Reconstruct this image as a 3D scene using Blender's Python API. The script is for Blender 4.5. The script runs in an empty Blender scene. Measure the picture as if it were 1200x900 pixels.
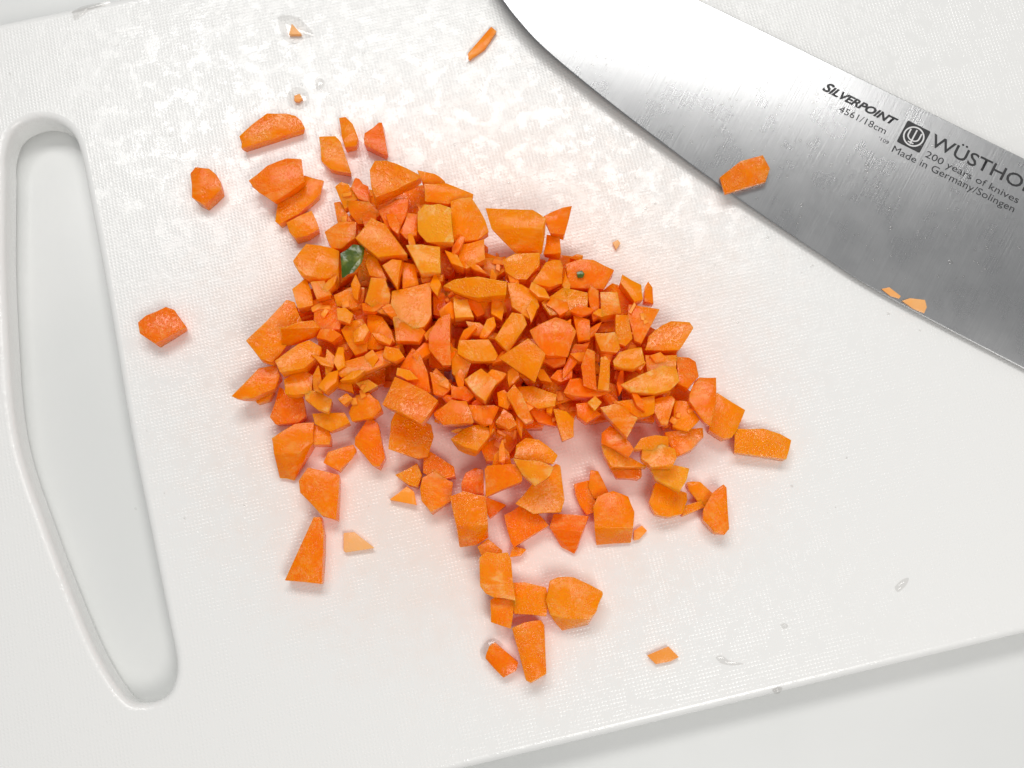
import bpy, bmesh, math, random
from mathutils import Vector, Matrix, noise
from mathutils.bvhtree import BVHTree
random.seed(7)
S = bpy.context.scene
C = S.collection
# ------------------------------------------------------------------ units: 1 Blender unit = 1 cm
S.unit_settings.system = 'METRIC'
S.unit_settings.scale_length = 0.01
# ------------------------------------------------------------------ camera
TILT = math.radians(13.0); HFOV = math.radians(46.0); DIST = 12.0 / math.tan(HFOV / 2)
cam_d = bpy.data.cameras.new('camera'); cam = bpy.data.objects.new('camera', cam_d); C.objects.link(cam)
cam.location = (0, -DIST * math.sin(TILT), DIST * math.cos(TILT)); cam.rotation_euler = (TILT, 0, 0)
cam_d.sensor_width = 36; cam_d.angle = HFOV; cam_d.clip_start = 0.1; cam_d.clip_end = 1000
S.camera = cam
# ------------------------------------------------------------------ room light, window light and an added fill lamp
W = bpy.data.worlds.new('World'); S.world = W; W.use_nodes = True
bg = W.node_tree.nodes['Background']; bg.inputs[0].default_value = (0.97, 0.985, 1.0, 1); bg.inputs[1].default_value = 0.32
ld = bpy.data.lights.new('window_light', 'AREA'); ld.shape = 'RECTANGLE'; ld.size = 78; ld.size_y = 32
ld.energy = 60000; ld.color = (1.0, 0.985, 0.96)
lo = bpy.data.objects.new('window_light', ld); C.objects.link(lo); lo.location = (-9, 55, 100)
cd_ = bpy.data.lights.new('fill_light', 'AREA'); cd_.shape = 'DISK'; cd_.size = 24; cd_.energy = 11500; cd_.color = (1.0, 0.97, 0.93)  # unseen fill lamp, added to brighten the middle and lower right
co_ = bpy.data.objects.new('fill_light', cd_); C.objects.link(co_); co_.location = (16, -28, 50)
co_.rotation_euler = (Vector((4, -2, 0)) - Vector(co_.location)).to_track_quat('-Z', 'Y').to_euler()
# ------------------------------------------------------------------ exposure
S.view_settings.view_transform = 'Standard'; S.view_settings.look = 'None'
S.view_settings.exposure = 0.09; S.view_settings.gamma = 1.0; S.view_settings.use_curve_mapping = False
S.render.engine = 'CYCLES'
S.cycles.max_bounces = 12; S.cycles.diffuse_bounces = 8; S.cycles.glossy_bounces = 4; S.cycles.transmission_bounces = 6
S.cycles.caustics_reflective = False; S.cycles.caustics_refractive = False

# ------------------------------------------------------------------ helpers
CAM = Vector(cam.location); ROT = cam.rotation_euler.to_matrix(); FPX = 600.0 / math.tan(HFOV / 2)
def ray(px, py):
    return ROT @ Vector((px - 600.0, 450.0 - py, -FPX))
def at(px, py, z=0.0):                      # a photograph position at height z above the board
    d = ray(px, py); t = (z - CAM.z) / d.z
    return CAM + d * t
def at_plane(px, py, p0, n):
    d = ray(px, py); t = (p0 - CAM).dot(n) / d.dot(n)
    return CAM + d * t
def pts(s):
    return [tuple(float(v) for v in q.split(',')) for q in s.split()]
def tag(o, label, cat, group=None, kind=None):
    if label: o['label'] = label
    if cat: o['category'] = cat
    if group: o['group'] = group
    if kind: o['kind'] = kind
    return o
def link_mesh(name, me, mat, parent=None):
    o = bpy.data.objects.new(name, me); C.objects.link(o)
    if mat and not me.materials: me.materials.append(mat)
    if parent: o.parent = parent
    return o
def bm_obj(name, bm, mat, parent=None, smooth=None):
    me = bpy.data.meshes.new(name); bm.to_mesh(me); bm.free()
    if smooth is not None:
        for p in me.polygons: p.use_smooth = True
        me.set_sharp_from_angle(angle=math.radians(smooth))
    return link_mesh(name, me, mat, parent)
def empty(name, loc=(0, 0, 0)):
    o = bpy.data.objects.new(name, None); C.objects.link(o); o.location = loc; o.empty_display_size = 0.5
    return o
def curve_to_mesh(cu, name):
    tmp = bpy.data.objects.new('tmp', cu); C.objects.link(tmp)
    dg = bpy.context.evaluated_depsgraph_get(); dg.update()
    me = bpy.data.meshes.new_from_object(tmp.evaluated_get(dg)); me.name = name
    bpy.data.objects.remove(tmp)
    return me
def catmull(P, n):
    out = []; m = len(P)
    for i in range(m - 1):
        p0 = P[max(i - 1, 0)]; p1 = P[i]; p2 = P[i + 1]; p3 = P[min(i + 2, m - 1)]
        for k in range(n):
            t = k / n
            out.append(tuple(0.5 * ((2 * b) + (-a + c) * t + (2 * a - 5 * b + 4 * c - d) * t * t + (-a + 3 * b - 3 * c + d) * t ** 3)
                             for a, b, c, d in zip(p0, p1, p2, p3)))
    out.append(P[-1]); return out

# ------------------------------------------------------------------ materials
class NT:
    def __init__(s, name):
        s.m = bpy.data.materials.new(name); s.m.use_nodes = True; s.t = s.m.node_tree
        s.b = s.t.nodes['Principled BSDF']
    def n(s, typ, **kw):
        x = s.t.nodes.new(typ)
        for k, v in kw.items(): setattr(x, k, v)
        return x
    def l(s, a, b): s.t.links.new(a, b)
    def set(s, node, name, v):
        i = node.inputs[name]
        if hasattr(v, 'is_output'): s.l(v, i)
        else: i.default_value = v
    def math(s, op, a, b=None, c=None, clamp=False):
        x = s.n('ShaderNodeMath', operation=op, use_clamp=clamp)
        for i, v in enumerate((a, b, c)):
            if v is None: continue
            if hasattr(v, 'is_output'): s.l(v, x.inputs[i])
            else: x.inputs[i].default_value = v
        return x.outputs[0]
    def mix(s, f, a, b):
        x = s.n('ShaderNodeMix', data_type='RGBA')
        for i, v in ((0, f), (6, a), (7, b)):
            if hasattr(v, 'is_output'): s.l(v, x.inputs[i])
            else: x.inputs[i].default_value = v if i == 0 else (*v, 1)
        return x.outputs[2]
    def mixf(s, f, a, b):
        x = s.n('ShaderNodeMix', data_type='FLOAT')
        for i, v in ((0, f), (2, a), (3, b)):
            if hasattr(v, 'is_output'): s.l(v, x.inputs[i])
            else: x.inputs[i].default_value = v
        return x.outputs[0]
    def noise(s, vec, scale, detail=2, rough=0.5, out='Fac', dist=0.0):
        x = s.n('ShaderNodeTexNoise'); x.inputs['Scale'].default_value = scale
        x.inputs['Detail'].default_value = detail; x.inputs['Roughness'].default_value = rough
        x.inputs['Distortion'].default_value = dist
        s.l(vec, x.inputs['Vector']); return x.outputs[out]
    def ramp(s, f, a, b, smooth=True):
        x = s.n('ShaderNodeMapRange', interpolation_type='SMOOTHSTEP' if smooth else 'LINEAR')
        s.l(f, x.inputs[0]); x.inputs[1].default_value = a; x.inputs[2].default_value = b
        return x.outputs[0]
    def bump(s, h, strength, dist, normal=None):
        x = s.n('ShaderNodeBump'); s.set(x, 'Strength', strength); s.set(x, 'Distance', dist); s.l(h, x.inputs['Height'])
        if normal: s.l(normal, x.inputs['Normal'])
        return x.outputs[0]

def mat_board():
    k = NT('white_plastic_board'); co = k.n('ShaderNodeTexCoord').outputs['Object']
    sx = k.n('ShaderNodeSeparateXYZ'); k.l(co, sx.inputs[0])
    per = 2 * math.pi / 0.086
    def wave(o):
        return k.math('MULTIPLY_ADD', k.math('SINE', k.math('MULTIPLY', o, per)), 0.5, 0.5)
    g = k.math('MAXIMUM', wave(sx.outputs[0]), wave(sx.outputs[1]))
    # the weave is worn and flooded with water in patches
    nz = k.noise(co, 2.4, 4, 0.72, out='Color')
    sc = k.n('ShaderNodeSeparateColor'); k.l(nz, sc.inputs[0])
    wet = k.ramp(sc.outputs[0], 0.48, 0.60)
    wear = k.ramp(sc.outputs[1], 0.34, 0.58)
    amp = k.math('MULTIPLY', k.math('SUBTRACT', 1.0, k.math('MULTIPLY', wet, 0.82)), k.math('MULTIPLY_ADD', wear, 0.75, 0.25))
    nn = k.n('ShaderNodeSeparateXYZ'); k.l(k.n('ShaderNodeNewGeometry').outputs['True Normal'], nn.inputs[0])
    face = k.ramp(nn.outputs[2], 0.997, 0.9999); amp = k.math('MULTIPLY', amp, face)
    fine = k.noise(co, 22, 2, 0.6)
    h = k.math('ADD', k.math('MULTIPLY', g, amp), k.math('MULTIPLY_ADD', fine, 0.5, k.math('MULTIPLY', wet, 0.5)))
    k.l(k.bump(h, 0.75, 0.007), k.b.inputs['Normal'])
    # weave stained by carrot juice around the heap, pink carrot glow painted in
    d = k.n('ShaderNodeVectorMath', operation='DISTANCE'); k.l(co, d.inputs[0]); d.inputs[1].default_value = STAIN_GLOW
    stain_glow = k.math('SUBTRACT', 1.0, k.ramp(k.math('ADD', d.outputs['Value'], k.math('MULTIPLY', sc.outputs[2], 4.0)), 4.5, 10.5))
    col = k.mix(k.math('MULTIPLY', stain_glow, 0.8), (0.878, 0.876, 0.862), (0.885, 0.735, 0.65))
    k.l(col, k.b.inputs['Base Color'])
    k.l(k.mixf(wet, 0.23, 0.11), k.b.inputs['Roughness'])
    k.b.inputs['IOR'].default_value = 1.5
    return k.m
def mat_counter():
    k = NT('white_counter'); co = k.n('ShaderNodeTexCoord').outputs['Object']
    k.l(k.mix(k.ramp(k.noise(co, 0.15, 4), 0.35, 0.7), (0.74, 0.75, 0.74), (0.78, 0.785, 0.775)), k.b.inputs['Base Color'])
    k.b.inputs['Roughness'].default_value = 0.22
    k.l(k.bump(k.noise(co, 1.2, 3), 0.05, 0.05), k.b.inputs['Normal'])
    return k.m
def mat_carrot(name, a, b, pebble, chalk, sss=0.75):
    k = NT(name); tc = k.n('ShaderNodeTexCoord').outputs['Object']
    rnd = k.n('ShaderNodeObjectInfo').outputs['Random']
    off = k.n('ShaderNodeVectorMath', operation='MULTIPLY_ADD'); k.l(rnd, off.inputs[0]); off.inputs[1].default_value = (37, 19, 53)
    k.l(tc, off.inputs[2])
    rot = k.n('ShaderNodeVectorRotate', rotation_type='EULER_XYZ'); k.l(off.outputs[0], rot.inputs['Vector'])
    cr = k.n('ShaderNodeCombineXYZ'); k.l(k.math('MULTIPLY', rnd, 6.28), cr.inputs[0]); k.l(k.math('MULTIPLY', rnd, 17.0), cr.inputs[1]); k.l(k.math('MULTIPLY', rnd, 41.0), cr.inputs[2])
    k.l(cr.outputs[0], rot.inputs['Rotation']); co = rot.outputs[0]
    mp = k.n('ShaderNodeMapping'); mp.inputs['Scale'].default_value = (1, 1, 0.22); k.l(co, mp.inputs[0])
    fib = k.noise(mp.outputs[0], 11, 3, 0.65)
    sc = k.n('ShaderNodeSeparateColor'); k.l(k.noise(co, 2.6, 2, 0.5, out='Color'), sc.inputs[0])
    tone = k.math('ADD', k.math('MULTIPLY', sc.outputs[0], 0.5), k.math('MULTIPLY_ADD', rnd, 0.62, -0.05))
    col = k.mix(k.ramp(tone, 0.15, 0.75), a, b)
    col = k.mix(k.math('MULTIPLY', k.ramp(fib, 0.48, 0.72), 0.22), col, (0.98, 0.36, 0.004))
    v = k.n('ShaderNodeTexVoronoi'); v.inputs['Scale'].default_value = 17; k.l(co, v.inputs['Vector'])
    pm = k.math('MULTIPLY', k.ramp(sc.outputs[1], 0.36, 0.56), pebble)
    cells = k.ramp(v.outputs['Distance'], 0.0, 0.6)
    # paler torn fibres on cut faces
    ch = k.math('MULTIPLY', k.math('MULTIPLY', k.ramp(sc.outputs[2], 0.46, 0.66), k.ramp(fib, 0.36, 0.62)), chalk * 0.6)
    col = k.mix(ch, col, (0.98, 0.54, 0.20))
    k.l(col, k.b.inputs['Base Color'])
    h = k.math('ADD', k.math('MULTIPLY', cells, k.math('MULTIPLY', pm, -0.7)), k.math('MULTIPLY', fib, 0.45))
    k.l(k.bump(k.math('MULTIPLY_ADD', sc.outputs[0], 1.4, h), 0.65, 0.035), k.b.inputs['Normal'])
    k.l(k.mixf(pm, 0.26, 0.14), k.b.inputs['Roughness'])
    k.l(k.math('MULTIPLY_ADD', pm, 0.35, 0.12), k.b.inputs['Specular IOR Level'])
    k.b.inputs['Subsurface Weight'].default_value = sss
    k.b.inputs['Subsurface Radius'].default_value = (1.0, 0.36, 0.05); k.b.inputs['Subsurface Scale'].default_value = 0.26
    k.b.inputs['Coat Weight'].default_value = 0.22; k.b.inputs['Coat Roughness'].default_value = 0.12; k.b.inputs['Coat IOR'].default_value = 1.38
    k.b.inputs['IOR'].default_value = 1.36
    return k.m
def mat_steel():
    k = NT('brushed_steel'); co = k.n('ShaderNodeTexCoord').outputs['Object']
    mp = k.n('ShaderNodeMapping'); mp.inputs['Scale'].default_value = (34, 0.6, 1); k.l(co, mp.inputs[0])
    sc = k.noise(mp.outputs[0], 1.0, 6, 0.7)
    k.l(k.mix(sc, (0.36, 0.365, 0.37), (0.49, 0.49, 0.495)), k.b.inputs['Base Color'])
    k.b.inputs['Metallic'].default_value = 1.0
    sm = k.noise(co, 1.1, 4, 0.6)
    k.l(k.mixf(k.ramp(sm, 0.35, 0.7), 0.27, 0.30), k.b.inputs['Roughness'])
    n1 = k.bump(sc, 0.4, 0.008)
    k.l(n1, k.b.inputs['Normal'])
    return k.m
def mat_plain(name, col, rough, metal=0.0):
    k = NT(name); co = k.n('ShaderNodeTexCoord').outputs['Object']
    k.l(k.mix(k.noise(co, 4, 3), tuple(c * 0.85 for c in col), col), k.b.inputs['Base Color'])
    k.b.inputs['Roughness'].default_value = rough; k.b.inputs['Metallic'].default_value = metal
    return k.m
def mat_water():
    k = NT('water'); k.t.nodes.remove(k.b); out = k.t.nodes['Material Output']
    tr = k.n('ShaderNodeBsdfTransparent'); tr.inputs[0].default_value = (0.95, 0.945, 0.94, 1)
    gl = k.n('ShaderNodeBsdfGlossy'); gl.inputs['Roughness'].default_value = 0.04
    mx = k.n('ShaderNodeMixShader'); mx.inputs[0].default_value = 0.055; k.l(tr.outputs[0], mx.inputs[1]); k.l(gl.outputs[0], mx.inputs[2])
    k.l(mx.outputs[0], out.inputs['Surface'])
    return k.m
def mat_leaf():
    k = NT('green_carrot_top'); co = k.n('ShaderNodeTexCoord').outputs['Object']
    k.l(k.mix(k.ramp(k.noise(co, 3, 3), 0.42, 0.62), (0.05, 0.09, 0.001), (0.17, 0.20, 0.03)), k.b.inputs['Base Color'])
    k.b.inputs['Roughness'].default_value = 0.2; k.b.inputs['Subsurface Weight'].default_value = 0.0
    k.b.inputs['Subsurface Radius'].default_value = (0.5, 0.8, 0.1); k.b.inputs['Subsurface Scale'].default_value = 0.1
    k.l(k.bump(k.noise(co, 6, 2), 0.3, 0.03), k.b.inputs['Normal'])
    return k.m

# ------------------------------------------------------------------ counter
TB = 0.9; ZB = -TB
bm = bmesh.new()
bmesh.ops.create_grid(bm, x_segments=8, y_segments=8, size=60)
cnt = bm_obj('counter', bm, mat_counter()); cnt.location = (0, 0, ZB - 0.06)
tag(cnt, 'smooth white counter top under the cutting board', 'counter', kind='structure')

# ------------------------------------------------------------------ cutting board
E0, E1 = at(545, 900), at(1200, 742)
ANG = math.atan2((E1 - E0).y, (E1 - E0).x)
R = Matrix.Rotation(ANG, 4, 'Z'); RI = R.inverted()
oc = at(560, 420); STAIN_GLOW = tuple(RI @ oc)
eb = (RI @ E0).y
T0 = RI @ at(0, 26); et = T0.y
sl = [RI @ at(*p) for p in pts('5,200 5,178 13,154 30,142 50,138 70,143 86,158 95,185 104,232 117,300 131,380 151,500 175,620 197,730 205,770 204,797 192,817 166,824 144,815 112,765 80,690 50,610 26,540 14,480 8,400 4,300')]
left = min(v.x for v in sl) - 2.6
cu = bpy.data.curves.new('board', 'CURVE'); cu.dimensions = '2D'; cu.fill_mode = 'BOTH'
def loop(P, cyc=True):
    sp = cu.splines.new('POLY'); sp.points.add(len(P) - 1)
    for q, p in zip(sp.points, P): q.co = (p[0], p[1], 0, 1)
    sp.use_cyclic_u = cyc
right = left + 38.0; rr = 1.4
outer = []
for cx, cy, a0 in ((right - rr, eb + rr, -90), (right - rr, et - rr, 0), (left + rr, et - rr, 90), (left + rr, eb + rr, 180)):
    for i in range(9):
        a = math.radians(a0 + i * 90 / 8); outer.append((cx + rr * math.cos(a), cy + rr * math.sin(a)))
loop(outer)
slc = catmull([(v.x, v.y) for v in sl] + [(sl[0].x, sl[0].y)], 4)[:-1]
loop(slc)
BV = 0.17
cu.extrude = TB / 2 - BV; cu.bevel_depth = BV; cu.bevel_resolution = 5; cu.offset = -BV
me = curve_to_mesh(cu, 'cutting_board')
MB = mat_board(); me.materials.clear()
brd = link_mesh('cutting_board', me, MB); brd.matrix_world = R @ Matrix.Translation((0, 0, -TB / 2))
for p in me.polygons: p.use_smooth = True
me.set_sharp_from_angle(angle=math.radians(30))
tag(brd, 'white plastic cutting board with woven surface and a long handle slot', 'cutting board')

# ------------------------------------------------------------------ kitchen knife
kd = (at(1200, 185, 0.3) - at(820, 0, 0.3)); KA = math.atan2(kd.y, kd.x)
ex = Vector((math.cos(KA), math.sin(KA), 0)); ey = Vector((-math.sin(KA), math.cos(KA), 0))
KR = at(1200, 432, 0.48); KS = 0.058                         # edge point and rise of the upper face towards the spine
KN = (Vector((0, 0, 1)) - ey * KS).normalized()
KSY = ey.dot(at(1010, 92, 0.55) - KR)                      # spine line across the blade; the faces are ground convex towards the edge
def kdz(p): return -0.0165 * max(0.0, KSY - ey.dot(p - KR)) ** 2
def kpt(px, py):
    dz = 0.0
    for _ in range(4):
        p = at_plane(px, py, KR + Vector((0, 0, dz)), KN); dz = kdz(p)
    return p
def knorm(p): return (KN - ey * 0.033 * max(0.0, KSY - ey.dot(p - KR))).normalized()
edge = catmull([tuple(kpt(*p)) for p in pts('552,-72 566,-38 588,-1 612,30 640,59 700,109 770,163 850,222 960,297 1035,345 1200,432 1395,532')], 8)
spin = catmull([tuple(kpt(*p)) for p in pts('553,-75 600,-82 660,-68 730,-42 820,0 1010,92 1200,185 1330,248 1470,316')], 11)
def resample(P, n):
    P = [Vector(p) for p in P]; L = [0]
    for a, b in zip(P, P[1:]): L.append(L[-1] + (b - a).length)
    out = []; j = 0
    for i in range(n):
        t = L[-1] * (i / (n - 1)) ** 1.25
        while j < len(P) - 2 and L[j + 1] < t: j += 1
        f = (t - L[j]) / max(L[j + 1] - L[j], 1e-9); out.append(P[j].lerp(P[j + 1], min(f, 1)))
    return out
NS = 90
edge, spin = resample(edge, NS), resample(spin, NS)
knife = empty('kitchen_knife', tuple(kpt(1395, 420)))
tag(knife, 'large kitchen knife with a wet brushed steel blade lying flat on the board', 'knife')
KF = Matrix(((ex.x, ey.x, 0, KR.x), (ex.y, ey.y, 0, KR.y), (0, 0, 1, KR.z), (0, 0, 0, 1)))
KFI = KF.inverted(); knife.matrix_world = KF
bm = bmesh.new(); rings = []
for e, s in zip(edge, spin):
    w = (s - e).length; u = (s - e) / max(w, 1e-6); t = 0.19 * min(1, w / 3.0)
    bv = min(0.025, w * 0.2)
    dn = Vector((0, 0, -1))
    ring = [e + dn * 0.010]
    for q in range(13):
        p = e + u * (bv + (max(w - 0.03, bv) - bv) * q / 12); p.z = s.z + KS * ey.dot(p - s) + kdz(p) - kdz(s); ring.append(p)
    ring += [s + dn * 0.03, s + dn * t, e + u * bv + dn * 0.025]
    rings.append([bm.verts.new(KFI @ p) for p in ring])
for a, b in zip(rings, rings[1:]):
    for i in range(len(a)):
        j = (i + 1) % len(a); bm.faces.new((a[i], a[j], b[j], b[i]))
bm.faces.new(rings[0]); bm.faces.new(rings[-1][::-1])
bmesh.ops.recalc_face_normals(bm, faces=bm.faces)
MS = mat_steel()
blade = bm_obj('blade', bm, MS, knife, smooth=14)
# handle (beyond the right border of the photograph)
hl = [KFI @ kpt(1395, 470), KFI @ kpt(1450, 320)]
x0 = max(v.x for v in (KFI @ edge[-1], KFI @ spin[-1])) - 0.3
bm = bmesh.new(); prev = None; ycen = (KFI @ spin[-1]).y - 1.25
for i in range(14):
    f = i / 13; xx = x0 + f * 11.5; hy = 1.15 + 0.18 * math.cos(f * 6.0) + (0.25 if i > 10 else 0); hz = 0.85 + 0.12 * math.sin(f * 5)
    if i in (0, 13): hy *= 0.75; hz *= 0.7
    r = [bm.verts.new((xx, ycen - 0.15 * math.sin(f * 3) + hy * math.cos(a) , 0.99 - KR.z + hz * math.sin(a))) for a in [q * math.pi / 8 for q in range(16)]]
    if prev:
        for q in range(16): bm.faces.new((prev[q], prev[(q + 1) % 16], r[(q + 1) % 16], r[q]))
    else: bm.faces.new(r)
    prev = r
bm.faces.new(prev[::-1]); bmesh.ops.recalc_face_normals(bm, faces=bm.faces)
bm_obj('handle', bm, mat_plain('black_handle', (0.02, 0.02, 0.022), 0.4), knife, smooth=50)
# printed lettering on the blade
MI = mat_plain('etched_print', (0.028, 0.028, 0.03), 0.5)
MI2 = mat_plain('pale_print', (0.75, 0.75, 0.75), 0.4)
def on_blade(q, lift):
    q = q.copy(); q.z = KR.z + KS * ey.dot(q - KR) + kdz(q) + lift
    return KFI @ q
def frame(a, b):
    A, B = kpt(*a), kpt(*b); u = (B - A); w = u.length; u.normalize(); v = KN.cross(u)
    return A, u, v, w
def letter(txt, a, b, cap, bold=0.0, shear=0.0, small=None, name='lettering', mat=None, lift=0.004):
    A, u, v, w = frame(a, b)
    cu = bpy.data.curves.new('t', 'FONT'); cu.body = txt; cu.size = 1.0; cu.offset = bold; cu.shear = shear; cu.resolution_u = 3
    if small:
        cu.small_caps_scale = small
        for i, ch in enumerate(txt):
            if ch.islower(): cu.body_format[i].use_small_caps = True
    me = curve_to_mesh(cu, name)
    xs = [p.co.x for p in me.vertices]; mn, mx = min(xs), max(xs)
    c2 = bpy.data.curves.new('t', 'FONT'); c2.body = 'H'; c2.size = 1.0; m2 = curve_to_mesh(c2, 'h'); hc = max(p.co.y for p in m2.vertices)
    sx = w / (mx - mn); sy = cap / 50.0 / hc
    for p in me.vertices:
        p.co = on_blade(A + u * ((p.co.x - mn) * sx) + v * (p.co.y * sy), lift)
    me.materials.clear()
    return link_mesh(name, me, mat or MI, knife)
letter('Silverpoint', (963, 105), (1049, 148), 11.5, bold=0.034, shear=0.32, small=0.8)
letter('4561/18cm', (982, 130.5), (1036.5, 157.5), 8.2)
letter("'109", (1029, 163.5), (1040.5, 169.5), 4.2)
letter('WÜSTHOF', (1088.5, 170), (1207, 227.5), 16.0, bold=0.010)
letter('200 years of knives', (1083.5, 183.5), (1192, 238.5), 8.4)
letter('Made in Germany/Solingen', (1044.5, 177.5), (1187, 249), 8.6, bold=0.0)
# square emblem: dark plate, pale ring, pale trident
A, u, v, w = frame((1050.5, 166), (1077.5, 179.5))
def flat(name, polys, mat, lift):
    bm = bmesh.new()
    for P in polys: bm.faces.new([bm.verts.new(on_blade(A + u * (x * w) + v * (y * w), lift)) for x, y in P])
    return bm_obj(name, bm, mat, knife)
sq = []
for cx, cy, a0 in ((0.94, 0.06, -90), (0.94, 0.94, 0), (0.06, 0.94, 90), (0.06, 0.06, 180)):
    sq += [(cx + 0.06 * math.cos(math.radians(a0 + i * 30)), cy + 0.06 * math.sin(math.radians(a0 + i * 30))) for i in range(4)]
flat('emblem', [sq], MI, 0.004)
ri = []
for i in range(40):
    a, b = i * math.pi / 20, (i + 1) * math.pi / 20
    ri.append([(0.5 + r * math.cos(q), 0.5 + r * math.sin(q)) for r, q in ((0.36, a), (0.42, a), (0.42, b), (0.36, b))])
flat('emblem_ring', ri, MI2, 0.007)
tr = [[(0.47, 0.17), (0.53, 0.17), (0.53, 0.80), (0.47, 0.80)]]
for sgn in (-1, 1):
    tr.append([(0.5 + sgn * 0.20, 0.50), (0.5 + sgn * 0.26, 0.50), (0.5 + sgn * 0.26, 0.74), (0.5 + sgn * 0.20, 0.74)])
for i in range(12):
    a, b = math.pi + i * math.pi / 12, math.pi + (i + 1) * math.pi / 12
    tr.append([(0.5 + r * math.cos(q), 0.50 + r * 0.8 * math.sin(q)) for r, q in ((0.20, a), (0.26, a), (0.26, b), (0.20, b))])
tr.append([(0.38, 0.20), (0.62, 0.20), (0.62, 0.25), (0.38, 0.25)])
flat('emblem_trident', tr, MI2, 0.007)

# ------------------------------------------------------------------ carrot pieces
MC = [mat_carrot('carrot_flesh', (0.97, 0.165, 0.0), (0.99, 0.275, 0.0), 0.5, 0.4),
      mat_carrot('carrot_pebbly', (0.97, 0.175, 0.0), (0.99, 0.285, 0.0), 1.0, 0.35),
      mat_carrot('carrot_pale_cut', (0.98, 0.21, 0.0), (0.99, 0.36, 0.012), 0.5, 1.0),
      mat_carrot('carrot_shred', (0.96, 0.20, 0.002), (0.98, 0.34, 0.03), 0.3, 0.8, 0.0),
      mat_carrot('carrot_sliver', (0.97, 0.165, 0.0), (0.99, 0.275, 0.0), 0.5, 0.4, 0.3),
      mat_carrot('carrot_pale_flake', (0.92, 0.33, 0.06), (0.92, 0.47, 0.18), 0.3, 0.5, 0.0)]
GH = 'diced carrot pieces in the heap'; GL = 'loose carrot pieces around the heap'
def piece(name, z0, th, top, front, mat, bev=0.02, plane=None, tilt=None, grow=1.05):
    mx = sum(p[0] for p in top) / len(top); my = sum(p[1] for p in top) / len(top)
    top = [(mx + (x - mx) * grow, my + (y - my) * grow) for x, y in top]
    if plane:
        ctr = sum((at_plane(x, y, *plane) for x, y in top), Vector()) / len(top)
    else:
        ctr = sum((at(x, y, z0 + th) for x, y in top), Vector()) / len(top)
    tl = tilt if tilt is not None else random.uniform(0.05, 0.28)
    a = random.uniform(0, 6.28); gx, gy = tl * math.cos(a), tl * math.sin(a)
    V = []
    for x, y in top:
        if plane:
            q = at_plane(x, y, *plane); n = plane[1]; V.append(q + n * th * random.uniform(0.85, 1.0)); V.append(q + n * 0.005); continue
        q = at(x, y, z0 + th)
        zt = z0 + th + gx * (q.x - ctr.x) + gy * (q.y - ctr.y)
        zt = max(zt, z0 + 0.12)
        q = at(x, y, zt); V.append(q)
        f = random.uniform(0.86, 1.02)
        V.append(Vector((ctr.x + (q.x - ctr.x) * f, ctr.y + (q.y - ctr.y) * f, z0)))
    for x, y in front or []:
        V.append(at(x, y, z0 + 0.10)); 
    base = Vector((ctr.x, ctr.y, z0 if not plane else ctr.z))
    bm = bmesh.new()
    for q in V: bm.verts.new(q - base)
    r = bmesh.ops.convex_hull(bm, input=bm.verts)
    bmesh.ops.delete(bm, geom=[g for g in set(r['geom_interior'] + r['geom_unused']) if isinstance(g, bmesh.types.BMVert)], context='VERTS')
    bmesh.ops.dissolve_limit(bm, angle_limit=math.radians(9), verts=bm.verts, edges=bm.edges)
    bmesh.ops.remove_doubles(bm, verts=bm.verts, dist=0.02)
    if not plane and th > 0.15:
        lg = [e for e in bm.edges if e.calc_length() > 0.3]; old = set(bm.verts)
        bmesh.ops.subdivide_edges(bm, edges=lg, cuts=1)
        for q in bm.verts:
            j = 0.008 if q in old else 0.015
            q.co += Vector((random.uniform(-j, j), random.uniform(-j, j), random.uniform(-j, j) if q.co.z > 0.05 else 0))
    bmesh.ops.bevel(bm, geom=list(bm.edges), offset=bev, offset_type='OFFSET', segments=2, profile=0.6, affect='EDGES', clamp_overlap=True)
    bmesh.ops.triangulate(bm, faces=[f for f in bm.faces if len(f.verts) > 4])
    bmesh.ops.recalc_face_normals(bm, faces=bm.faces)
    o = bm_obj(name, bm, mat, None, smooth=38); o.location = base
    return o
LZ = 0.30
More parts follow.
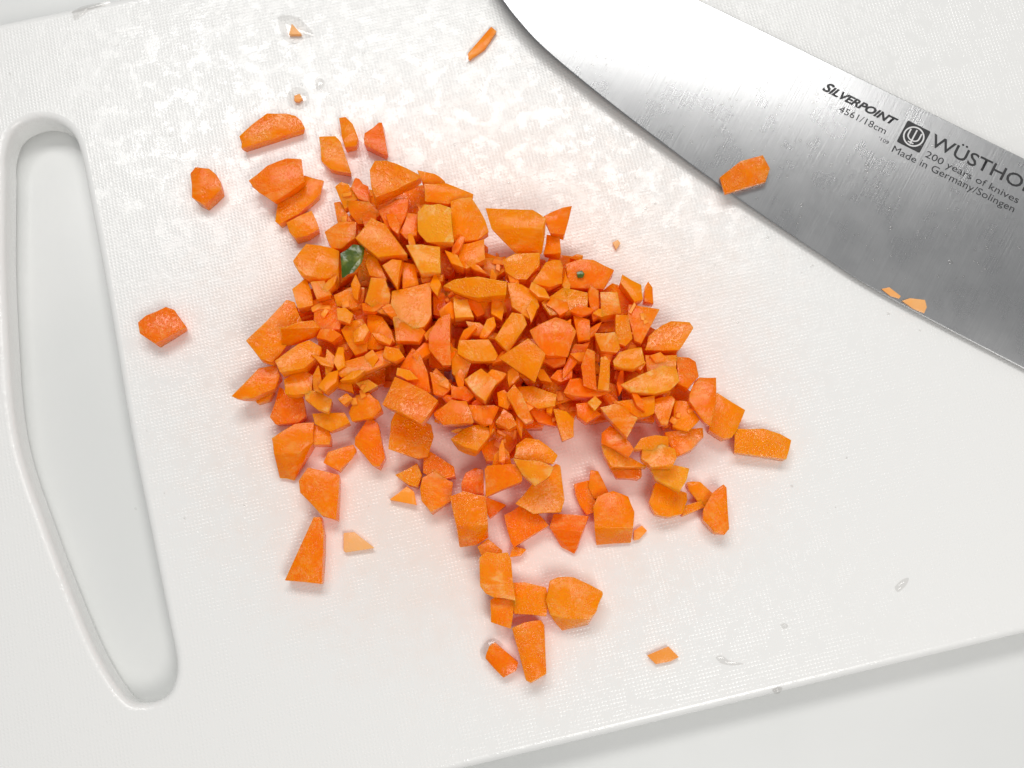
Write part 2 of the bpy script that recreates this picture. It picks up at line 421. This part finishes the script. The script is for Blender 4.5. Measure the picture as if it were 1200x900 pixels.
# level, thickness, kind (0 flesh, 1 pebbly, 2 pale), upper outline, lower front outline, label
LOOSE = [
 (0,.35,1,'282,158 285,172 356,151 352,141 345,136 335,133 313,133 300,142','','half-moon carrot slice, leftmost above the heap near the drops'),
 (0,.35,0,'398,138 405,137 413,146 419,161 417,170 405,171 401,159','','slim upright carrot sliver between two loose pieces above the heap'),
 (0,.38,0,'448,144 444,145 428,156 427,169 451,181 454,180','','small carrot wedge with a straight right side, just above the heap top'),
 (0,.38,1,'375,161 393,160 399,166 411,202 387,197 377,188','','pebbly carrot piece tapering to a lower right point above the heap'),
 (1,.38,0,'293,212 313,195 335,186 352,187 356,212 345,219 322,235 305,225','','broad fan-shaped carrot piece lying on another, left of heap top'),
 (0,.32,1,'356,207 379,213 374,228 350,250 328,262 324,258 327,235 345,218','','flat carrot piece partly covered by the fan-shaped one'),
 (0,.4,0,'336,261 364,247 369,256 373,267 360,276 347,279 340,271','','small dark orange square right below the overlapping pair'),
 (0,.42,1,'224,203 230,196 245,198 258,212 258,222 240,239 226,230','','lone carrot dice left of the fan-shaped piece'),
 (0,.45,1,'162,378 172,370 193,360 203,364 216,382 181,402 165,390','','lone carrot dice farthest left, beside the handle slot'),
 (0,.12,0,'575,32 581,37 568,56 550,69 549,62 560,48','','thin carrot sliver near the knife tip'),
 (0,.45,0,'335,679 367,608 375,608 379,624 378,660 377,683','','tall pointed carrot wedge standing alone at lower left'),
 (0,.14,2,'403,625 415,624 438,642 406,647 403,645','','tiny pale triangular carrot crumb at lower left'),
 (0,.5,0,'361,549 397,557 393,607 377,603 362,586 352,577 351,564 361,561','','square-topped carrot piece above the tall pointed wedge'),
 (0,.6,0,'320,513 333,505 345,497 367,496 366,518 350,530 322,530','328,560 345,563 358,535','thick carrot block with a tapering front at the lower left of the heap'),
 (0,.45,0,'362,497 382,501 388,511 386,520 372,519 360,520','','short carrot stub joined to the right of the thick block'),
 (0,.3,0,'379,542 385,530 393,531 413,521 417,527 411,536 397,551','','thin bent carrot strip between two pieces at lower left'),
 (0,.5,0,'433,490 443,497 449,519 451,535 444,546 437,545 417,521 417,514','','leaf-shaped carrot piece with a ridge, below the heap on the left'),
 (0,.2,0,'477,570 485,577 488,591 458,585','','small flat triangle of carrot under the lower middle cluster'),
 (0,.35,1,'464,557 481,547 489,543 494,557 489,570 479,568','','pale pointed chip on the left of the lower middle cluster'),
 (0,.5,0,'509,553 530,566 528,586 505,599 495,586 493,573 495,561','','five-sided carrot dice in the lower middle cluster'),
 (0,.45,1,'504,529 516,537 531,547 533,557 513,563 496,553 497,537','','crumbly carrot piece behind the five-sided dice'),
 (1,.62,1,'529,582 543,577 568,582 571,614 535,615','538,642 558,639 573,630','pebbly carrot block with a plain front, lower end of the heap'),
 (0,.45,0,'541,567 546,554 557,549 566,551 566,578 542,577','','rounded carrot piece right behind the pebbly block'),
 (0,.4,0,'572,632 588,645 585,656 566,655 560,640','','small carrot stub linking the pebbly block to the chain below'),
 (1,.5,2,'562,655 570,648 594,649 598,656 602,685 603,702 577,699 564,687','','pale cube-like carrot piece at the top of the lower chain'),
 (0,.5,0,'575,704 581,701 603,703 600,720 598,736 576,729','','dark carrot piece tucked under the pale one of the chain'),
 (0,.5,0,'602,683 615,683 639,688 642,700 639,721 603,719','','rectangular carrot piece in the middle of the lower chain'),
 (0,.62,0,'646,681 665,677 673,677 705,693 705,697 698,716 690,724 669,724 646,720 642,704','689,733 659,740','big rounded carrot chunk at the right end of the lower chain'),
 (0,.55,1,'601,737 614,731 634,728 638,734 640,788 622,799 617,796 607,760','','tall carrot piece at the bottom of the picture, nearest the viewer'),
 (0,.3,1,'580,753 607,776 604,785 590,794 569,771 570,765','','small slanted carrot dice left of the bottom piece'),
 (0,.1,2,'759,768 783,758 795,770 785,775 769,778','','pale lone carrot crumb at lower right'),
 (0,.42,1,'863,503 895,503 913,508 926,515 921,537 900,533 862,530','','lone carrot bar at the right end of the heap'),
 (0,.5,0,'841,461 873,481 864,503 857,512 848,513 832,503','','square carrot slab at the right tip of the heap, beside the bar'),
 (0,.5,0,'848,569 851,573 854,594 855,619 849,625 839,623 825,609 825,597 835,579','','diamond-shaped carrot piece at lower right of the heap'),
 (0,.3,0,'805,565 820,565 835,579 827,594 817,585 808,574','','thin carrot strip touching the diamond-shaped piece'),
 (0,.3,0,'800,594 822,587 825,594 800,605','','narrow carrot sliver under the thin strip at lower right'),
 (0,.55,0,'697,595 700,582 719,576 735,583 742,600 741,618 698,618','699,639 740,636','big rounded carrot block standing alone below the heap on the right'),
 (0,.35,0,'692,551 701,552 710,570 714,578 697,584 690,570','','curved carrot sliver behind the big rounded block'),
 (0,.3,0,'673,568 690,564 697,580 697,600 688,602 679,592 675,580','','small flat carrot piece left of the big rounded block'),
 (0,.1,0,'743,622 752,616 758,622 749,632 743,633','','wet orange smear of carrot right of the big rounded block'),
 (0,.45,0,'650,603 689,605 682,623 645,617','658,641 673,650 677,644','carrot wedge pointing down between two blocks below the heap'),
 (0,.45,0,'591,604 610,593 630,603 642,616 614,633 603,640 599,633','','tilted square carrot slice below the heap, left of the wedge'),
 (0,.25,0,'601,640 617,644 610,651 598,653','','tiny carrot chip at the lower corner of the tilted slice'),
 (0,.3,0,'570,583 593,591 575,607 571,602','','small dark triangle of carrot right of the pebbly block'),
 (0,.3,0,'298,465 321,457 315,468 301,473','','small stub under the arrow-shaped carrot piece at far left'),
 (1,.42,0,'273,463 303,432 323,429 327,441 321,455 297,465 282,467','','arrow-shaped carrot piece pointing out of the heap at far left'),
 (0,.4,1,'328,455 335,465 355,467 357,487 349,495 323,496 317,488','','spiky carrot piece at the left foot of the heap'),
]
HEAP = [
 (2,.5,1,'289,399 321,364 335,352 345,355 353,377 329,385 329,415 319,424 305,420','','large pebbly carrot slab at the left edge of the heap'),
 (3,.55,0,'329,385 350,377 367,376 375,383','330,407 345,404 374,394','carrot bar with dark front across the left slab'),
 (2,.4,0,'367,352 388,345 400,362 398,385 380,388 368,378','','dark carrot dice right of the left slab'),
 (3,.38,0,'323,423 350,403 363,399 377,407 375,416 357,431 329,436','','leaf-shaped carrot slice below the bar at the left of the heap'),
 (2,.4,0,'333,445 355,433 366,440 365,460 345,463 334,462','','shaded carrot dice under the leaf-shaped slice'),
 (2,.42,2,'357,459 367,457 389,468 385,483 371,479 358,468','','pale-edged carrot dice at the lower left of the heap'),
 (3,.4,0,'373,428 377,447 377,460 367,457 367,439','','upright carrot strip above the pale-edged dice'),
 (3,.4,0,'383,409 393,417 390,431 382,444 379,425','','slim carrot leaf right of the leaf-shaped slice'),
 (3,.4,2,'396,437 402,424 444,413 467,404 470,419 448,429 427,436 400,441','','long pale-fronted carrot stick lying across the left of the heap'),
 (2,.4,2,'417,449 431,444 443,452 427,460','','small frosted carrot chip under the long stick'),
 (2,.4,0,'387,451 399,444 411,445 414,459 398,455','','small carrot chip left of the frosted chip'),
 (2,.4,0,'395,467 406,461 414,467 403,474','','tiny carrot dice under the small chip'),
 (1,.5,0,'417,463 432,461 444,470 447,479 437,489 413,494 408,483','','rounded carrot dice at the lower left of the heap'),
 (1,.4,0,'366,484 385,483 403,484 410,495 398,500 387,505 369,496','','dark carrot dice low at the left foot of the heap'),
 (2,.5,0,'400,387 409,376 424,375 431,387 431,411 416,416 408,404','','carrot dice above the long stick, left one of a pair'),
 (2,.5,0,'430,367 448,371 459,387 463,400 447,409 431,409','','carrot dice above the long stick, right one of a pair'),
 (3,.5,2,'427,353 435,326 451,327 457,345 457,369 437,362','','pale upright carrot dice below the parallelogram slice'),
 (2,.4,0,'391,346 413,335 427,337 425,357 413,362 395,358','','reddish carrot dice below the green bit'),
 (3,.4,0,'431,297 440,301 453,327 433,323 428,309','','red-orange carrot sliver right of the green bit'),
 (2,.55,0,'343,305 359,286 389,290 398,294 396,325 372,325 353,322','385,345 396,341','big carrot chunk left of the green bit'),
 (2,.4,0,'342,338 359,326 365,345 367,358 349,361','','small carrot dice below the big chunk on the left edge'),
 (3,.35,2,'363,331 380,329 388,345 371,350','','small pale carrot square below the big chunk'),
 (2,.45,0,'380,272 397,261 417,260 416,279 400,291 388,291','','carrot dice above the green bit at the upper left edge'),
 (1,.45,0,'391,237 399,236 405,249 413,259 395,261','','small carrot dice on the upper left edge of the heap'),
 (2,.4,0,'393,219 399,213 408,215 419,233 404,245','','carrot chip leaning on the upper left edge of the heap'),
 (2,.45,0,'416,209 421,209 432,219 433,236 419,232 411,220','','pointed carrot chip left of the top wedge'),
 (4,.5,0,'417,279 436,255 450,262 465,280 477,298 443,301','','smooth parallelogram carrot slice above the green bit'),
 (3,.45,0,'444,247 467,233 479,233 476,252 467,271 453,268','','carrot dice between top wedge and parallelogram slice'),
 (2,.4,0,'406,235 432,236 446,250 436,262 420,262 410,250','','carrot dice behind the parallelogram slice'),
 (4,.5,1,'433,200 440,189 453,189 464,192 491,204 493,208 464,222 440,230 435,218','440,239 480,223 493,214','large pebbly wedge with dark front at the very top of the heap'),
 (2,.45,0,'489,199 509,203 521,212 523,216 496,214','','thin carrot slab right behind the top wedge'),
 (3,.45,0,'497,215 523,215 544,224 555,227 553,234 525,239 499,236','','broad carrot slab right of the top wedge'),
 (3,.45,0,'528,236 552,231 569,257 573,271 560,280 531,284 528,260','','large smooth carrot slab at the upper right edge of the heap'),
 (4,.4,2,'489,248 497,240 515,240 528,244 531,284 500,283 489,271','','glassy pale carrot slice left of the large smooth slab'),
 (3,.4,0,'536,287 567,281 568,303 547,315 539,311','','carrot dice under the large smooth slab'),
 (3,.4,0,'478,250 490,252 488,275 476,280 468,272','','small carrot dice left of the glassy slice'),
 (4,.45,2,'475,287 493,286 516,289 516,319 493,319 487,303','','pale-sided carrot square below the glassy slice'),
 (3,.4,0,'493,321 520,322 519,330 495,331','','thin carrot edge under the pale-sided square'),
 (4,.4,0,'448,311 460,304 471,305 465,338','','pointed carrot triangle below the parallelogram slice'),
 (3,.4,0,'470,306 486,310 490,334 472,338','','deep red carrot dice right of the pointed triangle'),
 (3,.55,0,'460,342 480,337 505,331 505,369 497,383 480,369 464,390 458,356','','large brown-orange carrot slab at the centre left'),
 (4,.3,0,'463,373 480,372 499,388 491,400 464,400','','five-sided carrot slice on the lower part of the large slab'),
 (4,.45,0,'528,367 528,427 518,428 502,408 502,394 514,374','','upright half-round carrot slice in the middle of the heap'),
 (4,.5,1,'520,335 533,327 560,324 576,327 593,330 592,345 560,349 533,342','','long half-round carrot piece in the upper middle of the heap'),
 (3,.4,2,'531,349 547,351 555,371 533,373','','small carrot dice hanging below the long half-round piece'),
 (2,.4,0,'560,352 590,350 594,366 575,374 560,368','','shaded carrot dice under the long half-round piece'),
 (2,.4,0,'508,340 520,343 530,362 520,372 508,368','','reddish carrot sliver beside the large brown-orange slab'),
 (4,.4,0,'538,398 572,398 584,416 580,422 552,423 536,414','','short carrot bar in the centre of the heap'),
 (3,.35,2,'546,376 562,378 584,392 580,398 552,392','','thin pale carrot strip above the short central bar'),
 (4,.45,0,'600,366 613,368 617,380 595,412 580,396 592,380','','narrow carrot slab pointing down right of the central bar'),
 (3,.4,0,'529,406 542,412 552,424 544,448 530,438','','carrot dice below the left end of the central bar'),
 (5,.45,0,'585,419 619,397 639,415 627,447','','bright smooth carrot square standing out in the centre'),
 (4,.5,0,'620,387 636,378 651,371 668,378 675,389 665,417 641,416 632,406','','large smooth carrot dice up right of the bright square'),
 (4,.45,2,'544,445 564,431 583,447 569,470 557,462','','crystalline pale carrot dice below the central bar'),
 (3,.45,0,'483,408 491,413 501,435 504,459 492,459 475,448 468,431','','leaf-shaped carrot slab above the striped dice'),
 (4,.5,1,'449,474 463,441 500,459 513,470 503,485 494,496','','striped carrot dice with a frosted band, lower left of centre'),
 (1,.4,1,'463,483 505,497 508,512 502,535 490,537 455,526 457,505','','flat pebbly carrot sheet under the striped dice'),
 (3,.4,0,'503,436 520,440 530,452 520,464 508,462','','shaded carrot dice right of the leaf-shaped slab'),
 (3,.4,0,'528,452 545,452 556,464 548,470 530,466','','small carrot dice left of the crystalline one'),
 (4,.45,1,'509,483 529,469 547,470 555,494 519,497 509,487','','rounded triangular carrot dice below the crystalline one'),
 (3,.45,1,'549,474 579,475 585,478 576,497 567,498 555,491','','carrot dice right of the rounded triangular one'),
 (4,.4,1,'581,495 589,479 600,486 605,498 597,503','','small pointed carrot dice in the lower middle of the heap'),
 (4,.45,2,'593,462 603,451 612,462 624,492 616,496 606,486','','narrow carrot stick with a frosted right edge, below the bright square'),
 (3,.4,0,'607,453 625,453 652,462 650,475 630,478 615,470','','carrot slab right of the frosted-edge stick'),
 (2,.55,1,'528,514 544,502 559,498 580,503 559,527 544,523','537,528 557,536 564,529','carrot wedge with shaded front at the lower middle edge'),
 (3,.2,2,'528,505 536,502 549,503 540,509','','tiny pink-white carrot chip on the lower middle edge'),
 (2,.4,0,'580,533 589,522 597,530 600,543 577,547','','small carrot triangle above the lower end of the heap'),
 (2,.5,1,'605,521 617,513 632,515 653,533 648,543 632,539 603,537','','carrot slab at the lower middle right edge'),
 (1,.4,0,'562,520 580,504 605,505 606,520 590,540 570,540','','shaded carrot dice low in the lower middle of the heap'),
 (3,.4,0,'568,550 572,545 612,544 611,563 584,574 569,582','','long carrot slab at the lower end of the heap'),
 (4,.4,2,'601,537 632,541 649,547 644,558 627,569 612,555','','pale pointed carrot slice at the lower end of the heap'),
 (1,.55,0,'623,568 644,558 652,544 656,546 661,585 657,600 625,602 605,590','','large dark carrot slab under the pale pointed slice'),
 (3,.5,0,'570,244 624,245 640,256 635,267 577,268','604,297 635,298 592,284','big carrot block with pale top and dark front, upper right edge'),
 (3,.4,0,'637,253 659,243 670,241 661,275 645,272','','pointed carrot triangle sticking out right of the big block'),
 (2,.4,0,'641,275 656,276 657,297 637,297','','small carrot square under the pointed triangle'),
 (3,.4,1,'589,305 603,297 633,297 632,311 617,327 604,327 593,319','','pebbly carrot dice below the big block'),
 (3,.4,0,'623,331 640,307 656,305 660,313 659,331 645,336','','carrot dice right of the pebbly one below the big block'),
 (2,.5,0,'663,310 680,304 696,305 719,317 707,339 688,338 667,337','','flat carrot slab carrying a green speck, right upper edge'),
 (1,.4,0,'667,303 676,297 684,299 682,306','','small carrot tip behind the slab with the green speck'),
 (3,.45,1,'635,354 659,337 688,343 688,362 671,365 645,369','','carrot dice below the slab with the green speck'),
 (3,.4,0,'595,331 611,333 627,343 632,359 620,373 600,359','','rounded carrot dice below the pebbly one'),
 (3,.4,0,'691,335 701,341 703,370 695,375 690,354','','narrow upright carrot strip left of the pale square'),
 (3,.4,0,'672,369 691,375 692,397 677,399 674,388','','shaded carrot dice right of the large smooth dice'),
 (2,.4,0,'693,385 720,374 722,388 697,391','','thin carrot edge above the lower pale square'),
 (1,.4,0,'567,303 592,301 593,317 580,325 567,322','','shaded carrot dice left of the pebbly one, by the gap'),
 (3,.5,2,'704,343 724,342 728,367 704,371','704,378 720,377','pale carrot square, upper one of two near the right edge'),
 (4,.45,2,'697,391 720,389 727,408 723,413 704,411','','pale carrot square, lower one of two near the right edge'),
 (4,.4,1,'721,369 736,370 741,397 733,405 723,402','','pebbly carrot dice between the two pale squares on the right'),
 (2,.4,0,'737,357 773,362 756,390 752,402 744,399 736,370','','carrot triangle at the right edge below the pointed chips'),
 (2,.4,0,'729,322 751,334 753,351 744,353 733,339 727,331','','slanted carrot chip at the upper right edge of the heap'),
 (1,.4,0,'760,330 765,337 766,355 755,353 755,337','','thin upright carrot chip on the upper right edge'),
 (2,.5,1,'776,381 787,377 808,377 812,384 799,399 797,410 757,410 760,394','','large carrot slab sticking out at the right of the heap'),
 (3,.4,0,'756,417 793,416 792,432 776,429 759,436','','carrot slab under the one sticking out at the right'),
 (3,.4,1,'793,419 808,419 816,424 819,440 809,447 806,455 795,449','','pebbly rounded carrot dice at the right edge of the heap'),
 (4,.4,2,'727,450 757,436 776,428 793,432 796,446 785,457 768,461 740,459','','large pale carrot slice with a thin rim, right part of the heap'),
 (4,.4,0,'719,423 727,412 752,407 756,425 743,432 720,429','','carrot slab above the dark hollow in the right part'),
 (4,.4,0,'681,429 687,409 697,412 699,433 699,457 684,452','','upright carrot slab, left of two beside the dark hollow'),
 (4,.4,0,'704,419 711,417 715,424 713,457 700,456','','upright carrot strip, right of two beside the dark hollow'),
 (3,.4,0,'673,404 692,400 687,413 660,444 660,433 672,419','','diagonal carrot stick right of the large smooth dice'),
 (3,.45,0,'660,460 668,444 680,443 700,457 712,461 700,465 673,464','','low carrot slab below the upright pair'),
 (4,.3,2,'688,472 697,464 705,471 697,481','','tiny bright chip below the upright pair'),
 (3,.4,0,'675,473 688,472 704,485 687,495 677,487','','small carrot dice under the tiny bright chip'),
 (3,.4,0,'649,479 664,482 673,491 672,511 659,517 653,499','','curved carrot dice at the lower right of the middle'),
 (2,.4,0,'620,479 640,474 648,479 652,499 631,495','','shaded carrot dice left of the curved one'),
 (3,.5,2,'768,467 788,463 791,468 783,497 775,497 767,484','','pale upright carrot strip below the large pale slice'),
 (3,.45,0,'717,471 767,463 767,484 748,489 732,479','','dark carrot slab below the dark hollow'),
 (4,.45,2,'704,478 720,473 732,478 748,490 735,513 717,495','','fibrous triangular carrot dice at the lower right of the heap'),
 (3,.4,0,'820,442 839,443 839,473 833,499 825,493 807,469 811,455','','smooth carrot blade leaning at the right tip of the heap'),
 (2,.4,0,'790,470 806,470 820,492 806,505 788,500','','shaded carrot dice left of the leaning blade'),
 (1,.45,1,'780,507 824,501 824,512 811,527 793,535 781,513','','rounded carrot slice at the lower right foot of the heap'),
 (3,.45,0,'743,526 751,514 769,509 783,512 784,523 776,528','','carrot dice above the pale cube at lower right'),
 (3,.5,2,'753,527 776,520 791,526 793,537 788,547 764,547 752,537','','pale cube at the lower right foot of the heap'),
 (2,.45,0,'705,521 713,523 737,535 759,547 740,548 716,547 708,534','','long carrot wedge at the lower right foot of the heap'),
 (1,.35,1,'716,548 752,549 752,558 748,561 723,559','','narrow carrot strip under the long wedge'),
 (3,.4,0,'705,507 716,498 733,513 743,526 737,535 713,523 705,519','','carrot dice left of the long wedge, under the fibrous one'),
 (2,.45,2,'761,547 791,545 808,549 804,562 797,575 768,561','','striped pale carrot dice below the pale cube'),
 (0,.5,0,'768,565 805,577 805,586 799,602 784,606 768,602 761,589','','dark carrot block under the striped pale dice'),
]
for L, th, kd, top, fr, lab in LOOSE:
    o = piece('carrot_piece', L * LZ, th, pts(top), pts(fr) if fr else None, MC[kd] if th > 0.2 else MC[5 if kd == 2 else 3], bev=0.02 if th > 0.2 else 0.01, tilt=0.05)
    tag(o, lab, 'carrot piece', GL)
for L, th, kd, top, fr, lab in HEAP:
    o = piece('carrot_piece', L * LZ, th, pts(top), pts(fr) if fr else None, MC[kd], grow=1.02)
    tag(o, lab, 'carrot piece', GH)
# pieces buried under those, seen only through the gaps
PILE = pts('400,235 440,210 545,235 575,285 640,305 710,330 750,370 790,400 815,450 815,485 770,515 725,515 690,480 640,500 640,550 570,560 525,490 460,462 400,480 350,465 335,420 350,380 365,320 400,275')
def inside(x, y, P):
    c = False; j = len(P) - 1
    for i in range(len(P)):
        if (P[i][1] > y) != (P[j][1] > y) and x < (P[j][0] - P[i][0]) * (y - P[i][1]) / (P[j][1] - P[i][1]) + P[i][0]: c = not c
        j = i
    return c
for lv, step, rad in ((0, 44, 28), (1, 56, 22), (2, 31, 12)):
    row = 0; y = 206.0 + lv * 11
    while y < 570:
        x = 330.0 + (row % 2) * step / 2 + lv * 13
        while x < 830:
            cx, cy = x + random.uniform(-6, 6), y + random.uniform(-6, 6); x += step
            m = 22 if lv else 10
            if not all(inside(cx + a, cy + b, PILE) for a, b in ((m, 0), (-m, 0), (0, m), (0, -m))): continue
            if lv == 2 and (abs(cx - 413) < 28 and abs(cy - 306) < 30): continue
            a0 = random.uniform(0, 6.28); k = random.choice((4, 5, 5)); ca, sa = math.cos(a0), math.sin(a0); top = []
            sq = random.uniform(0.35, 0.8) if lv == 2 else 1.0
            for i in range(k):
                r = rad * random.uniform(0.8, 1.12); b = i * 6.283 / k + random.uniform(-.2, .2); u_, v_ = r * math.cos(b) * (2 - sq) ** 0.6, r * math.sin(b) * sq
                top.append((cx + u_ * ca - v_ * sa, cy + u_ * sa + v_ * ca))
            o = piece('carrot_piece', (0, 0.30, random.uniform(0.7, 1.12))[lv], random.uniform(0.34, 0.46), top, None, MC[4] if lv == 2 else random.choice(MC[:2]), tilt=0.25)
            if lv == 2: tag(o, 'small carrot sliver caught between the larger dice of the heap', 'carrot piece', 'carrot slivers between the dice')
            else: tag(o, 'carrot dice buried at the bottom of the heap under the others', 'carrot piece', 'carrot dice buried in the heap')
        y += step * 0.87; row += 1

# fine shreds and crumbs, too many to count, resting on and around the heap
vs, fs = [], []
for o in C.objects:
    if o.name.startswith('carrot_piece'):
        b0 = len(vs); vs += [o.location + v.co for v in o.data.vertices]; fs += [tuple(b0 + i for i in p.vertices) for p in o.data.polygons]
tree = BVHTree.FromPolygons(vs, fs)
bm = bmesh.new(); n = 0
while n < 110:
    x, y = random.uniform(330, 830), random.uniform(205, 570)
    if not inside(x, y, PILE): continue
    q = at(x, y, 0.8); hit, nor, _, _ = tree.ray_cast(Vector((q.x, q.y, 5)), Vector((0, 0, -1)))
    if hit is None: continue
    if hit.z > 1.0: continue
    n += 1
    t = nor.orthogonal().normalized(); t = Matrix.Rotation(random.uniform(0, 6.28), 3, nor) @ t; b = nor.cross(t)
    la, lb, lc = random.uniform(0.06, 0.2), random.uniform(0.04, 0.09), random.uniform(0.03, 0.08)
    V = [bm.verts.new(hit + t * la * sx_ * random.uniform(0.5, 1) + b * lb * sy_ * random.uniform(0.6, 1) + nor * (lc * random.uniform(0.7, 1.0) if z_ else -0.02)) for sx_ in (-1, 1) for sy_ in (-1, 1) for z_ in (0, 1)]
    for f in ((0, 1, 3, 2), (4, 6, 7, 5), (0, 4, 5, 1), (2, 3, 7, 6), (1, 5, 7, 3), (0, 2, 6, 4)): bm.faces.new([V[i] for i in f])
bmesh.ops.recalc_face_normals(bm, faces=bm.faces)
bmesh.ops.bevel(bm, geom=list(bm.edges), offset=0.01, segments=1, affect='EDGES', clamp_overlap=True)
o = bm_obj('carrot_shreds', bm, MC[3], None, smooth=40)
tag(o, 'fine carrot shreds and crumbs scattered over the heap', 'carrot shreds', kind='stuff')

# ------------------------------------------------------------------ carrot bits on the knife
for top, th, kd, lab in (('844,210 867,192 892,185 900,200 895,215 850,228', 0.22, 1, 'dark carrot chip stuck on the knife blade near its edge'),
                     ('1057,353 1066,350 1083,352 1085,360 1082,367 1070,362', 0.07, 2, 'thin pale carrot flake on the knife edge, larger of two'),
                     ('1033,339 1042,337 1055,347 1053,350 1043,347', 0.04, 2, 'thin pale carrot flake on the knife edge, smaller of two')):
    o = piece('carrot_chip', 0, th, pts(top), None, MC[kd] if th > 0.1 else MC[5], bev=0.012, plane=(kpt(*pts(top)[0]), knorm(kpt(*pts(top)[0])))); tag(o, lab, 'carrot chip')

# ------------------------------------------------------------------ green bits
ML = mat_leaf()
o = piece('carrot_top_bit', 4 * LZ + 0.05, 0.16, pts('400,297 413,287 427,288 424,299'), pts('425,308 415,319 400,327'), ML, bev=0.015, tilt=0.1)
tag(o, 'green bit of carrot top wedged in the upper left of the heap', 'carrot top')
o = piece('carrot_top_bit', 2 * LZ + 0.47, 0.05, pts('676,319 682,317 685,321 683,325 677,325'), None, ML, bev=0.008)
tag(o, 'tiny green speck on a flat carrot slab at the upper right', 'carrot top')

# ------------------------------------------------------------------ water
MW = mat_water()
def puddle(outline, h, label, sm=4):
    P = catmull(outline + [outline[0]], sm)[:-1]
    Q = [at(x, y, 0.0) for x, y in P]; c = sum(Q, Vector()) / len(Q)
    bm = bmesh.new(); prev = None
    for f, z in ((1.0, -0.002), (0.93, 0.13 * h), (0.75, 0.40 * h), (0.5, 0.65 * h), (0.2, 0.75 * h)):
        r = [bm.verts.new(((q.x - c.x) * f, (q.y - c.y) * f, z)) for q in Q]
        if prev:
            for i in range(len(r)): bm.faces.new((prev[i], prev[(i + 1) % len(r)], r[(i + 1) % len(r)], r[i]))
        else: bm.faces.new(r[::-1])
        prev = r
    bm.faces.new(prev); bmesh.ops.recalc_face_normals(bm, faces=bm.faces)
    o = bm_obj('water_drop', bm, MW, None, smooth=60); o.location = (c.x, c.y, 0)
    tag(o, label, 'water drop'); return o
puddle(pts('336,113 341,104 350,102 359,106 363,115 360,124 350,129 340,125'), 0.07, 'round water drop with an orange crumb above the half-moon slice')
puddle(pts('325,20 333,17 348,20 360,30 368,42 355,46 346,52 334,48 328,36'), 0.06, 'irregular water drop with a pinkish crumb at the top of the board')
puddle(pts('369,94 375,91 381,96 378,104 371,105'), 0.05, 'tiny water drop right of the round one')
puddle(pts('544,68 550,56 566,40 576,30 583,34 580,46 568,62 556,74 547,75'), 0.05, 'water film around the thin carrot sliver near the knife tip')
puddle(pts('562,762 570,751 580,748 590,756 582,762 572,774 564,772'), 0.07, 'water drop at the small slanted dice at the bottom')
puddle(pts('838,770 846,768 856,775 872,778 858,780 844,777'), 0.05, 'small streak of water near the lower board edge')
puddle(pts('1048,688 1056,680 1065,677 1062,686 1052,694'), 0.06, 'small water splash at the right of the board')
puddle(pts('914,732 920,730 924,734 918,737'), 0.05, 'tiny water drop left of the small splash')
puddle(pts('905,808 911,805 917,806 914,812 908,813'), 0.05, 'water drop hanging on the lower board edge')
puddle(pts('84,14 95,8 112,4 128,1 126,6 106,12 92,22 86,24'), 0.07, 'bent streak of water in the top left corner of the board')
for top, lab, z in (('345,112 351,110 354,115 350,119 345,118', 'orange crumb inside the round water drop', 0.0), ('339,40 342,28 353,40', 'pinkish crumb inside the irregular water drop', 0.0),
                 ('718,284 724,281 727,285 722,292', 'tiny pale carrot crumb between heap and knife', 0.0)):
    o = piece('carrot_crumb', z, 0.045, pts(top), None, MC[5], bev=0.006, tilt=0.02); tag(o, lab, 'carrot crumb')
# uncountable fine droplets
def droplets(name, spots, mat, label):
    bm = bmesh.new()
    for p, n, r in spots:
        t = n.orthogonal().normalized(); b = n.cross(t); prev = None; ph = random.uniform(0, 6)
        sx, sy = random.uniform(0.7, 1.3), random.uniform(0.7, 1.3)
        for f, z in ((1, -0.03), (0.7, 0.13), (0.3, 0.20)):
            ring = [bm.verts.new(p + (t * math.cos(a + ph) * sx + b * math.sin(a + ph) * sy) * r * f + n * r * z) for a in [q * math.pi / 4 for q in range(8)]]
            if prev:
                for i in range(8): bm.faces.new((prev[i], prev[(i + 1) % 8], ring[(i + 1) % 8], ring[i]))
            prev = ring
        bm.faces.new(prev)
    bmesh.ops.recalc_face_normals(bm, faces=bm.faces)
    o = bm_obj(name, bm, mat, None, smooth=70); tag(o, label, 'water droplets', kind='stuff'); return o
sp = []
while len(sp) < 230:
    x, y = random.uniform(640, 1200), random.uniform(20, 330)
    ed = -0.9 + 0 * x
    s = 0.487 * (x - 820)
    lo_ = s + 12; hi = s + 215 if x > 850 else min(s + 215, (x - 640) * 0.79 + 45)
    if not (lo_ < y < hi): continue
    if random.random() > math.exp(-((y - s - 95) / 70) ** 2) + 0.12: continue
    if 960 < x and -25 < (y - s - 60) < 55 and random.random() < 0.7: continue
    r = 0.019 + 0.036 * random.random() ** 3
    q = kpt(x, y); sp.append((q, knorm(q), r))
droplets('water_droplets', sp, MW, 'fine water droplets beaded on the knife blade')
sp = []
while len(sp) < 260:
    x, y = random.uniform(0, 1100), random.uniform(0, 620)
    if inside(x, y, PILE) or x < 120 and y > 120: continue
    wgt = math.exp(-((x - 780) / 190) ** 2 - ((y - 270 - 0.45 * (x - 780)) / 90) ** 2) + 0.6 * math.exp(-((x - 250) / 260) ** 2 - ((y - 90) / 110) ** 2) + 0.04
    if y < (x - 590) * 0.62 + 15 or random.random() > wgt: continue
    sp.append((at(x, y), Vector((0, 0, 1)), 0.012 + 0.035 * random.random() ** 3))
droplets('water_droplets', sp, MW, 'fine water droplets sprinkled on the white board')
